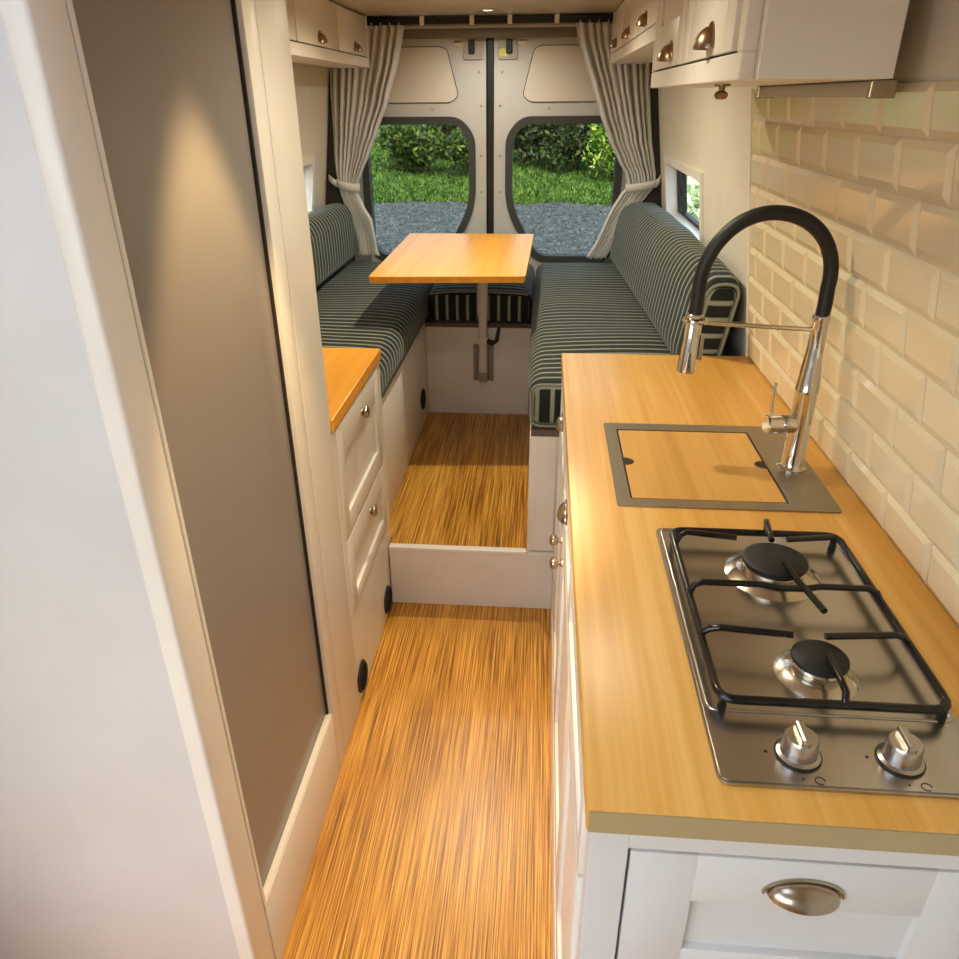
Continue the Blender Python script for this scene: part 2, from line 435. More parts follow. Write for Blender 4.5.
# rear doors ---------------------------------------------------------------
YD = 4.0
def rear_door(name, s, mirror):
    """s: +1 right door, -1 left door, mirrored about x = mirror"""
    X = lambda x: mirror+s*x        # x measured outwards from the gap
    body = [(X(.017), .42), (X(.845), .42), (X(.845), 1.0), (X(.80), 1.60), (X(.75), 1.86), (X(.017), 1.86)]
    win_pts = [(.077, 1.055), (.077, 1.385), (.150, 1.468), (.575, 1.468), (.64, 1.40), (.64, .86), (.58, .79), (.225, .79)]
    rr = [.10, .09, .07, .08, .08, .08, .08, .08]
    win = [(X(a), b) for a, b in fillet(win_pts, rr)]
    d = MB(); d.prism(body, [win], 'y', YD, YD+.045)
    dr = struct(d.build(name, M['door_white'], smooth=30))
    w_out = [(X(a), b) for a, b in inset(fillet(win_pts, rr), -.004)]
    w_in = [(X(a), b) for a, b in inset(fillet(win_pts, rr), .030)]
    k = MB(); k.prism(w_out, [w_in], 'y', YD-.012, YD+.05); k.build('window_seal', M['seal'], dr)
    k = MB(); k.prism([(X(a), b) for a, b in inset(fillet(win_pts, rr), .026)], [], 'y', YD+.026, YD+.030); k.build('pane', M['privacy'], dr)
    # rounded swage round the window opening
    # cream upper card with a dark seam
    card = fillet([(.155, 1.560), (.205, 1.752), (.235, 1.764), (.72, 1.764), (.72, 1.534), (.19, 1.534)], [.03, .03, .02, .03, .03, .03])
    k = MB(); k.prism([(X(a), b) for a, b in inset(card, -.004)], [], 'y', YD-.0015, YD+.002); k.build('seam', M['seal'], dr)
    k = MB(); k.prism([(X(a), b) for a, b in card], [], 'y', YD-.008, YD+.001); k.build('upper_card', M['door_panel'], dr)
    # latch recess
    lt = fillet([(.033, 1.712), (.033, 1.800), (.12, 1.800), (.128, 1.712)], .014)
    k = MB(); k.prism([(X(a), b) for a, b in lt], [[(X(a), b) for a, b in inset(lt, .006)]], 'y', YD-.010, YD+.001); k.build('latch_rim', M['plastic_grey'], dr)
    k = MB(); k.prism([(X(a), b) for a, b in inset(lt, .006)], [], 'y', YD-.003, YD+.001); lp = k.build('latch_plate', M['plastic_grey'], dr)
    if s > 0:
        k = MB(); k.prism(fillet([(X(.037), 1.722), (X(.078), 1.722), (X(.082), 1.748), (X(.060), 1.758), (X(.037), 1.752)], .006), [], 'y', YD-.0045, YD-.0028); k.build('lime_patch', M['lime'], lp)['label'] = 'yellow-green patch on the latch plate'  # flat yellow-green patch on the right latch plate
    k = MB(); x = X(.087); k.box(x-.014, x+.014, YD-.016, YD-.002, 1.735, 1.792, .003); k.build('latch_bar', M['rubber'], lp)
    for (a, b) in ((.045, 1.52), (.047, 1.30), (.046, 1.13), (.28, 1.505), (.055, 1.66)):
        k = MB(); k.lathe((X(a), YD+.0005, b), [(.007, 0), (.007, .003), (.003, .0045)], (0, -1, 0), 10); k.build('trim_plug', M['plastic_grey'], dr)
    # small work lamp at the head of the door
    k = MB(); k.box(X(.150)-.02, X(.150)+.02, YD-.008, YD, 1.773, 1.787, .003); k.build('catch', M['chrome'], dr)
    return dr
MX = -.2705
rear_door('door_1', -1, MX); rear_door('door_2', 1, MX)
k = MB(); k.box(MX-.016, MX+.016, YD-.006, YD+.03, .42, 1.80, .004); k.box(MX-.020, MX-.016, YD-.012, YD+.01, .42, 1.80); struct(k.build('trim_3', M['rubber']))
k = MB(); k.box(-1.05, .50, YD-.055, YD-.001, 1.797, 1.838, .006); k.box(-1.05, .50, YD-.05, YD+.05, 1.861, 1.88); struct(k.build('trim_4', M['header']))
k = MB(); k.box(-1.04, .50, YD-.10, YD-.056, 1.833, 1.848, .005); struct(k.build('trim_5', M['plastic_grey']))
for nm, x0, x1, s in (('trim_6', -1.115, -.99, -1), ('trim_7', .455, .575, 1)):
    k = MB(); k.box(x0, x1, YR+.001, YD+.05, .42, 1.88, .01); struct(k.build(nm, M['pillar']))
for nm, x0, x1 in (('trim_8', -1.14, -1.111), ('trim_9', .576, .62)):
    k = MB(); k.box(x0, x1, YR+.001, YD+.05, 0, .42); struct(k.build(nm, M['pillar']))
k = MB(); k.box(-1.16, .64, YD+.0, YD+.045, 0, .418); struct(k.build('trim_10', M['pillar']))

# ------------------------------------------------------------------ handles, knobs
def cup_mesh(c, w, h, d, n):
    """half-dome cup pull, open below. c: middle of its foot line, n: outward unit normal (horizontal)"""
    n = Vector(n); up = Vector((0, 0, 1)); t = up.cross(n).normalized(); c = Vector(c)
    mb = MB(); N, K = 20, 8; th = .0022
    for s_, sc in ((0, 1.0), (1, .9)):
        rings = []
        for i in range(N+1):
            a = PI*i/N; x = -w/2*sc*math.cos(a); r = math.sin(a)*sc
            rings.append([mb.bm.verts.new(c+t*x+n*(d*r*math.sin(PI/2*j/K)+.0005)+up*(h*r*math.cos(PI/2*j/K)-.5*h)) for j in range(K+1)])
        for i in range(N):
            for j in range(K):
                try: mb.bm.faces.new((rings[i][j], rings[i+1][j], rings[i+1][j+1], rings[i][j+1]))
                except ValueError: pass
        if s_ == 0: outer = rings
        else:
            for i in range(N):
                try: mb.bm.faces.new((outer[i][K], outer[i+1][K], rings[i+1][K], rings[i][K]))
                except ValueError: pass
    # flange against the door
    ring = [c+t*(-w/2*1.09*math.cos(PI*i/N))+up*(h*1.12*math.sin(PI*i/N)-.5*h)+n*.0012 for i in range(N+1)]
    mb.tube(ring, .0022, 6)
    bmesh.ops.remove_doubles(mb.bm, verts=mb.bm.verts, dist=1e-6)
    return mb
def cup(parent, c, n, w=.076, h=.030, d=.026, mat='bronze'):
    return cup_mesh(c, w, h, d, n).build('cup_handle', M[mat], parent, smooth=50)
def knob(parent, c, n, r=.016, mat='nickel', l=.026):
    mb = MB()
    mb.lathe(c, [(.0, .0), (r*.62, 0), (r*.58, .003), (r*.40, .005), (r*.42, l*.30), (r*.80, l*.42), (r, l*.62), (r*.94, l*.80), (r*.62, l*.95), (0, l)], n, 20)
    return mb.build('knob', M[mat], parent, smooth=40)
def shaker_x(x, y0, y1, z0, z1, fr, s, t=.018, rec=.007, frz=None):
    """shaker front standing on the plane X = x, thick towards s (+1/-1)"""
    frz = frz or (fr, fr)
    mb = MB(); xs = sorted((x, x+s*t)); e = .0015
    mb.box(xs[0], xs[1], y0, y0+fr, z0, z1, e); mb.box(xs[0], xs[1], y1-fr, y1, z0, z1, e)
    mb.box(xs[0], xs[1], y0+fr-.001, y1-fr+.001, z0, z0+frz[0], e); mb.box(xs[0], xs[1], y0+fr-.001, y1-fr+.001, z1-frz[1], z1, e)
    xp = sorted((x+s*.001, x+s*(t-rec)))
    mb.box(xp[0], xp[1], y0+fr-.002, y1-fr+.002, z0+frz[0]-.002, z1-frz[1]+.002)
    return mb
def shaker_y(y, x0, x1, z0, z1, fr, t=.018, rec=.008, frz=None):
    frz = frz or (fr, fr); mb = MB(); e = .0015
    ys = (y-t, y)
    mb.box(x0, x0+fr, ys[0], ys[1], z0, z1, e); mb.box(x1-fr, x1, ys[0], ys[1], z0, z1, e)
    mb.box(x0+fr-.001, x1-fr+.001, ys[0], ys[1], z0, z0+frz[0], e); mb.box(x0+fr-.001, x1-fr+.001, ys[0], ys[1], z1-frz[1], z1, e)
    mb.box(x0+fr-.002, x1-fr+.002, y-t+rec, y-.001, z0+frz[0]-.002, z1-frz[1]+.002)
    return mb
def air_vent(parent, c, n, r=.047):
    mb = MB(); mb.lathe(c, [(0, 0), (r, 0), (r, .005), (r*.86, .010), (r*.78, .007), (r*.3, .007), (.004, .008), (0, .008)], n, 28)
    v = mb.build('air_vent', M['rubber'], parent, smooth=40)
    v['label'] = 'round black warm-air outlet'
    mb = MB(); nn = Vector(n); t = Vector((0, 0, 1)).cross(nn); c = Vector(c)
    for k in (-2, -1, 0, 1, 2):
        z = k*r*.28; l = math.sqrt(max(0, (r*.76)**2-z*z))
        p = c+nn*.0085+Vector((0, 0, z)); mb.tube([p-t*l, p+t*l], .0025, 6)
    mb.build('louvre', M['black_cap'], v, smooth=40)
    return v

# ------------------------------------------------------------------ wardrobe on the left
XF = -.48
w = thing('wardrobe', 'tall white wardrobe with a framed grey sliding door, on the left of the aisle', 'wardrobe', (-.79, 1.17, 0))
k = MB(); k.box(-1.02, XF-.030, .80, 1.405, .0, ZC-.002); k.build('carcass', M['white'], w)
k = MB(); k.box(-1.10, XF-.012, .776, .799, 0, ZC-.002, .004); e_ = k.build('end_panel', M['end_white_dim'], w, smooth=30)
k = MB(); k.box(XF-.030, XF, .774, .8455, .0, ZC-.002, .006, 3); k.build('stile', M['white_trim'], w, smooth=30)
k = MB(); k.box(XF-.030, XF, 1.344, 1.404, .0, ZC-.002, .002); k.build('stile', M['white_trim'], w, smooth=30)
k = MB(); k.box(XF-.030, XF-.001, .851, 1.345, .0, .202, .003); k.build('rail', M['white_trim'], w, smooth=30)
p = MB(); p.box(XF-.028, XF-.016, .850, 1.346, .2, ZC-.003); p.build('door_panel', M['grey_panel'], w)['label'] = 'matt grey door panel'
k = MB(); k.box(XF-.028, XF-.004, .8450, .8490, .204, ZC-.004); k.build('bead_shade_line', M['board_edge'], w)  # dark strip painted in as the shadow line beside the bead
k = MB(); k.box(XF-.016, XF-.010, 1.3385, 1.3437, .206, ZC-.004); k.build('shadow_gap', M['dark_gap'], w)
k = MB(); k.box(XF-.028, XF-.001, .8485, .8575, .204, ZC-.004, .002); k.box(XF-.016, XF-.003, .8575, 1.335, .2025, .2075, .002)
k.build('bead', M['white_trim'], w)
# post between wardrobe and drawers
k = MB(); k.box(-1.02, XF, 1.408, 1.578, 0, ZC-.002, .004, 3); k.build('post', M['white'], w, smooth=30)
k = MB(); k.box(-1.0, XF-.002, 1.4035, 1.4085, .0, ZC-.004); k.build('groove', M['dark_gap'], w)

# ------------------------------------------------------------------ drawer unit on the left
d = thing('drawer_unit', 'low white drawer unit with round knobs and a small bamboo top, beside the wardrobe post', 'drawers', (-.75, 1.84, 0))
k = MB(); k.box(-1.10, XF-.019, 1.580, 2.136, 0, .848); k.build('carcass', M['white'], d)
k = MB(); k.box(-1.10, XF+.004, 1.580, 2.146, .852, .884, .003); k.build('top', M['table'], d)['label'] = 'orange bamboo top'
k = MB(); k.box(XF-.019, XF-.003, 1.580, 2.138, 0, .298, .002); k.build('plinth', M['white'], d)
k = MB(); k.box(XF-.019, XF-.001, 1.580, 1.612, .300, .848, .001); k.build('stile', M['white'], d)
k = MB(); k.box(XF-.019, XF-.001, 2.098, 2.138, .300, .848, .001); k.build('stile', M['white'], d)
d1 = shaker_x(XF-.019, 1.615, 2.095, .532, .845, .050, 1, .019, .009, (.060, .090)).build('drawer', M['white'], d, smooth=30)
knob(d1, (XF, 1.878, .786), (1, 0, 0), .018, 'nickel', .020)
d2 = shaker_x(XF-.019, 1.615, 2.095, .303, .526, .050, 1, .019, .009, (.045, .082)).build('drawer', M['white'], d, smooth=30)
knob(d2, (XF, 1.880, .474), (1, 0, 0), .018, 'nickel', .020)
air_vent(d, (XF-.003, 1.628, .070), (1, 0, 0)); air_vent(d, (XF-.003, 2.012, .060), (1, 0, 0))

# ------------------------------------------------------------------ bench lockers
bl = thing('bench_locker', 'long white bench locker under the left seat cushion', 'bench', (-.8, 2.9, .223))
k = MB(); k.box(-1.105, -.517, 2.150, 3.95, .223, .636, .004); k.build('carcass', M['white'], bl, smooth=30)
k = MB(); k.box(-1.105, -.519, 2.155, 3.95, .637, .655); k.build('board', M['white'], bl)
air_vent(bl, (-.517, 3.12, .350), (1, 0, 0))
br = thing('bench_locker', 'long white bench locker under the right seat cushion, its end facing the step', 'bench', (.28, 2.9, .223))
k = MB(); k.box(-.022, .586, 2.090, 3.95, .223, .634, .003); k.build('carcass', M['white'], br, smooth=30)
k = MB(); k.box(-.018, .586, 2.088, 3.95, .635, .655); k.build('board', M['board_edge'], br)
k = MB(); k.box(.000, .062, 2.084, 2.090, .232, .628, .0015); k.build('end_panel', M['white'], br)
bb = thing('bench_locker', 'white locker across the van under the rear seat cushion, holding the table bracket', 'bench', (-.27, 3.6, .223))
k = MB(); k.box(-.516, -.023, 3.285, 3.95, .223, .634, .002); k.build('carcass', M['white'], bb, smooth=30)
k = MB(); k.box(-.516, -.023, 3.282, 3.95, .635, .655); k.build('board', M['board_edge'], bb)

# ------------------------------------------------------------------ cushions
def coords(a, b, r, n, m=5):
    L = []
    for k in range(m+1): L.append(a+r*(1-math.cos(PI/2*k/m)))
    for k in range(1, n): L.append(a+r+(b-a-2*r)*k/n)
    for k in range(m+1): L.append(b-r*(1-math.cos(PI/2*(m-k)/m)))
    return L
def cushion_mesh(x0, x1, y0, y1, z0, z1, r, nx=10, ny=24, nz=3, crown=.02, front=None, shear=0, slant=0, bulge=.006):
    lo = (x0, y0, z0); hi = (x1, y1, z1)
    L = [coords(x0, x1, r, nx), coords(y0, y1, r, ny), coords(z0, z1, r, nz)]
    t = bmesh.new(); cache = {}
    rnd = random.Random(int(x0*1000+y0*77))
    ph = [rnd.uniform(0, 6) for _ in range(6)]
    def V(i, j, k):
        key = (i, j, k)
        if key in cache: return cache[key]
        p = Vector((L[0][i], L[1][j], L[2][k])); q = Vector([min(max(p[a], lo[a]+r), hi[a]-r) for a in range(3)])
        d_ = p-q
        if d_.length > 1e-9:
            # points at grid corners are pushed onto the rounding sphere
            m_ = max(abs(c) for c in d_)
            p = q+d_.normalized()*r
        u = 2*(p.x-x0)/(x1-x0)-1; v = 2*(p.y-y0)/(y1-y0)-1; wv = (p.z-z0)/(z1-z0)
        cu = max(0, 1-u**4); cv = max(0, 1-v**6); cw = max(0, 1-(2*wv-1)**2)
        p.z += crown*cu*cv*wv
        p.x += bulge*cw*cv*u
        p.y += bulge*cw*cu*v
        p.z += .004*wv*cu*cv*(math.sin(5*p.y+ph[0])*math.sin(9*p.x+ph[1])+.6*math.sin(13*p.y+ph[2]))
        p.x += slant*(y1-p.y)/(y1-y0)*max(0, min(1, 1-(p.x-x0)/(x1-x0)))
        p.x += shear*(p.z-z0)
        cache[key] = t.verts.new(p); return cache[key]
    I, J, K = [len(a)-1 for a in L]
    def F(*vs):
        try: t.faces.new(vs)
        except ValueError: pass
    for i in range(I):
        for j in range(J):
            for k in (0, K): F(V(i, j, k), V(i+1, j, k), V(i+1, j+1, k), V(i, j+1, k))
    for i in range(I):
        for k in range(K):
            for j in (0, J): F(V(i, j, k), V(i+1, j, k), V(i+1, j, k+1), V(i, j, k+1))
    for j in range(J):
        for k in range(K):
            for i in (0, I): F(V(i, j, k), V(i, j+1, k), V(i, j+1, k+1), V(i, j, k+1))
    mb = MB(); mb.bm.free(); mb.bm = t
    return mb
def seam_loop_y(y, x0, x1, z0, z1, r, shear=0):
    pts = fillet([(x0, z0), (x1, z0), (x1, z1), (x0, z1)], r, 5)
    return [(a+shear*(b-z0), y, b) for a, b in pts]
ls = tag(cushion_mesh(-1.09, -.508, 2.156, 3.945, .656, .795, .045, crown=.016).build('seat_cushion', M['stripe'], smooth=180),
         'long dark green striped seat cushion on the left bench, nearest the drawer unit', 'cushion', 'striped seat cushions')
rs = tag(cushion_mesh(-.030, .575, 2.092, 3.945, .656, .800, .045, crown=.016).build('seat_cushion', M['stripe'], smooth=180),
         'long dark green striped seat cushion on the right bench, reaching the worktop', 'cushion', 'striped seat cushions')
m_ = MB(); m_.tube(seam_loop_y(2.0995, -.022, .55, .664, .796, .035), .0045, 8, closed=True); m_.build('piping', M['piping'], rs, smooth=180)
cs = tag(cushion_mesh(-.500, -.040, 3.262, 3.945, .656, .792, .032, nx=8, ny=10, crown=.02).build('seat_cushion', M['stripe'], smooth=180),
         'short dark green striped cushion of the rear seat, behind the table leg', 'cushion', 'striped seat cushions')
m_ = MB(); m_.tube([(x, 3.2685+.004*math.cos(x*20), .785+.012*(1-((x+.27)/.22)**4)) for x in [-.485+.43*i/30 for i in range(31)]], .005, 8); m_.build('piping', M['piping'], cs, smooth=180)
rb = tag(cushion_mesh(.312, .512, 2.098, 3.818, .824, 1.107, .068, nx=4, ny=24, nz=6, crown=.014, shear=.17, slant=.088).build('back_cushion', M['stripe_z'], smooth=180),
         'long striped back cushion along the right wall under the window', 'cushion', 'striped back cushions')
m_ = MB(); m_.tube(seam_loop_y(2.101, .412, .500, .835, 1.094, .040, .17), .0045, 8, closed=True); m_.build('piping', M['piping'], rb, smooth=180)
lb = tag(cushion_mesh(-1.070, -.930, 2.60, 3.818, .824, 1.097, .060, nx=4, ny=20, nz=6, crown=.012, shear=-.01).build('back_cushion', M['stripe_z'], smooth=180),
         'striped back cushion along the left wall, half hidden by the wardrobe', 'cushion', 'striped back cushions')

# ------------------------------------------------------------------ table
t = thing('pedestal_table', 'orange bamboo table on a single pale leg, between the benches', 'table', (-.25, 3.24, .39))
k = MB(); k.prism(fillet([(-.612, 2.640), (-.058, 2.675), (-.043, 3.600), (-.620, 3.600)], .012, 4), [], 'z', .968, .990); k.build('table_top', M['table'], t, smooth=30)
k = MB(); k.tube([(-.252, 3.235, .44), (-.252, 3.235, .70), (-.254, 3.235, .72), (-.254, 3.235, .962)], [.019, .019, .0235, .0235], 18); k.build('leg', M['tube'], t, smooth=40)
k = MB(); k.lathe((-.254, 3.235, .958), [(.055, 0), (.055, .005), (.028, .0098)], (0, 0, 1), 20)
k.build('mounting_plate', M['bracket'], t, smooth=40)
k = MB(); k.box(-.300, -.208, 3.274, 3.285, .388, .560, .004); k.box(-.293, -.281, 3.262, 3.275, .395, .552, .003); k.box(-.226, -.214, 3.262, 3.275, .395, .552, .003)
k.box(-.272, -.234, 3.215, 3.275, .400, .445, .004)
bk = k.build('wall_bracket', M['bracket'], t, smooth=30)
for x in (-.293, -.215):
    for z in (.398, .548):
        k = MB(); k.lathe((x, 3.272, z), [(.006, 0), (.006, .003), (.003, .004)], (0, -1, 0), 10); k.build('screw', M['nickel'], bk)
k = MB(); k.box(-.276, -.230, 3.212, 3.262, .575, .610, .005); k.build('clamp', M['tube'], t)
k = MB(); k.tube([(-.232, 3.222, .590), (-.205, 3.215, .585), (-.190, 3.212, .597), (-.186, 3.212, .622), (-.180, 3.212, .655)], [.012, .011, .010, .009, .007], 10); k.build('clamp_lever', M['rubber'], t, smooth=40)

# ------------------------------------------------------------------ kitchen unit
kt = thing('kitchen_unit', 'long white kitchen base unit with knobbed doors under the worktop on the right', 'cabinet', (.32, 1.3, 0))
k = MB(); k.box(.086, .586, .566, 2.072, .0, .863); k.build('carcass', M['white'], kt)
k = MB(); k.box(.064, .084, .552, 2.074, .0, .105, .002); k.box(.086, .586, .552, .566, 0, .300, .001); k.build('plinth', M['white'], kt)
# aisle face: narrow frame, doors and false drawer fronts
k = MB(); k.box(.072, .0855, .552, .600, .105, .863, .001); k.box(.072, .0855, 2.050, 2.074, .105, .863, .001); k.box(.072, .0855, .60, 2.05, .838, .863, .001); k.build('face_frame', M['white'], kt)
for (a, b) in ((.605, 1.095), (1.101, 1.600), (1.606, 2.046)):
    q = shaker_x(.085, a, b, .700, .835, .03, -1, .019, .006, (.03, .03)).build('drawer', M['white'], kt, smooth=30)
    if a > 1: cup(q, (.066, (a+b)/2, .795), (-1, 0, 0), .07, .028, .019, 'nickel')
for (a, b, ky) in ((.605, .955, None), (.961, 1.447, 1.410), (1.453, 1.800, 1.508), (1.806, 2.046, None)):
    q = shaker_x(.085, a, b, .112, .694, .055, -1, .019, .007).build('door', M['white'], kt, smooth=30)
    if ky: knob(q, (.066, ky, .625), (-1, 0, 0), .014, 'nickel', .03)
# near end face with its own drawer
k = MB(); k.box(.070, .112, .548, .566, .30, .863, .001); k.box(.508, .586, .548, .566, .30, .863, .001); k.box(.112, .508, .548, .566, .829, .863, .001); k.build('end_frame', M['end_white_dim'], kt)
q = shaker_y(.566, .1155, .5045, .590, .826, .072, .019, .009, (.072, .077)).build('drawer', M['end_white_dim'], kt, smooth=30)
cup(q, (.304, .547, .786), (0, -1, 0), .078, .022, .024, 'nickel')
q = shaker_y(.566, .1155, .5045, .305, .584, .072, .019, .009).build('drawer', M['end_white_dim'], kt, smooth=30)
cup(q, (.304, .547, .545), (0, -1, 0), .078, .022, .024, 'nickel')

wt = tag(MB().box(.0635, .5855, .536, 2.082, .866, .900, .003, 2).build('worktop', M['worktop'], smooth=30),
         'long honey-coloured bamboo worktop running the length of the kitchen unit', 'worktop')
k = MB(); k.box(.0655, .5845, .5345, .5362, .868, .898); k.build('edge_band', M['edge_wood'], wt)

# splashback of bevelled metro tiles on the leaning wall
sb = MB(); TH, TW, G = .0745, .158, .0026
def onwall(y, z, off): return (wxr(z)-off, y, z)
y_end, y_start, z0, z1 = 2.074, .50, .9015, 1.566
r_ = 0; z = z0
while z < z1-.01:
    zt = min(z+TH, z1)
    y = y_end-(0 if r_ % 2 == 0 else TW/2); first = True
    spans = []
    if r_ % 2: spans.append((y_end-TW/2, y_end))
    while y > y_start:
        spans.append((max(y-TW, y_start), y)); y -= TW
    for (a, b) in spans:
        a += G/2; b -= G/2; c, d_ = z+G/2, zt-G/2
        bv = min(.011, (b-a)/3, (d_-c)/3)
        V = [onwall(a, c, .0035), onwall(b, c, .0035), onwall(b, d_, .0035), onwall(a, d_, .0035),
             onwall(a, c, .0055), onwall(b, c, .0055), onwall(b, d_, .0055), onwall(a, d_, .0055),
             onwall(a+bv, c+bv, .0105), onwall(b-bv, c+bv, .0105), onwall(b-bv, d_-bv, .0105), onwall(a+bv, d_-bv, .0105)]
        sb.add(V, [(0, 1, 5, 4), (1, 2, 6, 5), (2, 3, 7, 6), (3, 0, 4, 7), (4, 5, 9, 8), (5, 6, 10, 9), (6, 7, 11, 10), (7, 4, 8, 11), (8, 9, 10, 11)])
    z += TH; r_ += 1
M['tile'] = plain('cream_glazed_tile', (226, 210, 174), .12, var=.03, scale=3)
so = tag(sb.build('splashback', M['tile']), 'cream brick-pattern tiled splashback on the right wall behind the tap', 'splashback')
k = MB(); V = []
for off in (.0005, .0040):
    V += [onwall(y_start, z0, off), onwall(y_end, z0, off), onwall(y_end, z1, off), onwall(y_start, z1, off)]
k.add(V, [(0, 1, 2, 3), (7, 6, 5, 4), (0, 4, 5, 1), (1, 5, 6, 2), (2, 6, 7, 3), (3, 7, 4, 0)]); k.build('grout', M['grout'], so)
k = MB(); V = []
for off in (.0005, .0115):
    V += [onwall(y_end+.0005, z0, off), onwall(y_end+.010, z0, off), onwall(y_end+.010, z1, off), onwall(y_end+.0005, z1, off)]
k.add(V, [(0, 1, 2, 3), (7, 6, 5, 4), (0, 4, 5, 1), (1, 5, 6, 2), (2, 6, 7, 3), (3, 7, 4, 0)]); k.build('edge_trim', M['white_trim'], so)

# ------------------------------------------------------------------ sink, cover, tap
s = thing('sink', 'brushed steel drop-in sink rim set in the worktop', 'sink', (.34, 1.37, .9))
rim_o = fillet([(.147, 1.182), (.536, 1.182), (.536, 1.561), (.147, 1.561)], .008, 3); rim_i = fillet([(.172, 1.207), (.452, 1.207), (.452, 1.526), (.172, 1.526)], .004, 2)
k = MB(); k.prism(rim_o, [rim_i], 'z', .9003, .9035); k.build('rim', M['sink_steel'], s, smooth=30)
k = MB(); k.box(.171, .453, 1.206, 1.527, .9002, .9008); k.build('bowl_shade', M['dark_gap'], s)  # flat dark plate in place of the shaded bowl under the cover
nr = .019
def notch(cx, cy, s_):
    return [(cx+s_*nr*math.sin(PI*i/12), cy-nr*math.cos(PI*i/12)*(1)) for i in range(13)]
yb_ = 1.366
outline = [(.176, 1.211), (.448, 1.211)] + [(.448-nr*math.sin(PI*i/12), yb_-nr*math.cos(PI*i/12)) for i in range(13)] + [(.448, 1.521), (.176, 1.521)] + [(.176+nr*math.sin(PI*i/12), yb_+nr*math.cos(PI*i/12)) for i in range(13)]
k = MB(); k.prism(outline, [], 'z', .9010, .9032)
tag(k.build('sink_cover', M['board']), 'bamboo sink cover board with two finger notches, lying in the sink rim', 'board')

fx, fy = .4965, 1.355
f = thing('kitchen_tap', 'tall chrome tap with a black arched hose, standing on the sink rim', 'tap', (fx, fy, .9035))
k = MB(); k.lathe((fx, fy, .9035), [(.027, 0), (.027, .004), (.0225, .008), (.0205, .012), (.0205, .155), (.0215, .158), (.0215, .163), (.0205, .166), (.020, .185), (.0165, .215), (.0148, .235), (.0142, .288), (.0155, .290), (.0155, .300), (.013, .302)], (0, 0, 1), 28)
k.build('body', M['chrome'], f, smooth=40)
k = MB(); k.lathe((fx-.014, fy-.004, .998), [(.0180, 0), (.0180, .022), (.0168, .024), (.0186, .026), (.0186, .050), (.016, .053), (0, .053)], (-1, -.12, 0), 24)
lv = k.build('valve', M['chrome'], f, smooth=40)
k = MB(); k.tube([(fx-.058, fy-.008, 1.012), (fx-.061, fy-.008, 1.045), (fx-.060, fy-.008, 1.080)], [.0032, .003, .003], 10); k.build('lever', M['chrome'], lv, smooth=40)
# hose arch
pts = []
x0h, x1h, zb_, zt_ = fx, .277, 1.200, 1.372
pts.append((x0h, fy, 1.197)); pts.append((x0h+.001, fy, 1.225))
cx = (x0h+x1h)/2; rx = (x0h-x1h)/2
for i in range(33):
    a = PI*i/32
    pts.append((cx+rx*1.0*math.cos(a)+(.006*math.sin(a*2) if a < PI/2 else 0), fy, 1.252+.124*math.sin(a)))
pts.append((x1h, fy, 1.228)); pts.append((x1h-.001, fy, 1.196))
k = MB(); k.tube(pts, .0125, 16); k.build('hose', M['rubber'], f, smooth=60)
k = MB(); k.lathe((x1h-.001, fy, 1.204), [(.0125, 0), (.0145, .002), (.0145, .014), (.0135, .016), (.0150, .020), (.0158, .060), (.0175, .104), (.0165, .108), (0, .108)], (-.04, 0, -1), 24)
sh = k.build('spray_head', M['chrome'], f, smooth=40)
k = MB(); k.box(x1h+.013, x1h+.020, fy-.006, fy+.006, 1.118, 1.165, .002); k.build('spray_button', M['nickel'], sh)
k = MB(); k.tube([(fx-.010, fy, 1.178), (.400, fy, 1.182), (x1h+.016, fy, 1.188)], .0042, 10)
ring = [(x1h+.0185*math.cos(2*PI*i/20), fy+.0185*math.sin(2*PI*i/20), 1.192) for i in range(20)]
k.tube(ring, .0045, 8, closed=True)
k.build('holder_arm', M['chrome'], f, smooth=40)

# ------------------------------------------------------------------ hob
h = thing('gas_hob', 'two-burner steel gas hob with black wire grates, set into the worktop near end', 'hob', (.35, .84, .9))
hx0, hx1, hy0, hy1 = .203, .497, .576, 1.104
k = MB(); o_ = fillet([(hx0, hy0), (hx1, hy0), (hx1, hy1), (hx0, hy1)], .016, 5)
k.prism(o_, [], 'z', .9003, .9045); k.prism(inset(o_, .003), [], 'z', .9045, .9062)
# pressed field behind the knobs
hp = k.build('hob_plate', M['steel'], h, smooth=30)
k = MB(); k.tube([(a, b, .9062) for a, b in fillet([(hx0+.008, .682), (hx1-.008, .682), (hx1-.008, hy1-.008), (hx0+.008, hy1-.008)], .012, 5)], .0022, 8, closed=True)
k.build('pressed_bead', M['steel'], hp, smooth=60)
def burner(cx, cy, r):
    k = MB(); k.lathe((cx, cy, .9058), [(r*1.46, 0), (r*1.46, .001), (r*1.25, .006), (r*1.05, .009), (r*.9, .010), (0, .010)], (0, 0, 1), 36)
    sk = k.build('burner', M['burner_steel'], h, smooth=50)
    k = MB(); k.lathe((cx, cy, .9158), [(r*.94, 0), (r*.98, .010), (r*.90, .013), (0, .013)], (0, 0, 1), 36); k.build('flame_ring', M['burner_steel'], sk, smooth=40)
    k = MB(); k.lathe((cx, cy, .9287), [(r*.95, 0), (r*1.0, .002), (r*.99, .006), (r*.9, .0085), (0, .0095)], (0, 0, 1), 36); k.build('burner_cap', M['black_cap'], sk, smooth=40)
    k = MB(); k.lathe((cx-r*1.02, cy+r*.2, .910), [(.004, 0), (.004, .010), (0, .012)], (0, 0, 1), 10); k.build('spark_plug', M['plastic_white'], sk)
BX1, BY1, BX2, BY2 = .360, .972, .356, .752
burner(BX1, BY1, .047); burner(BX2, BY2, .034)
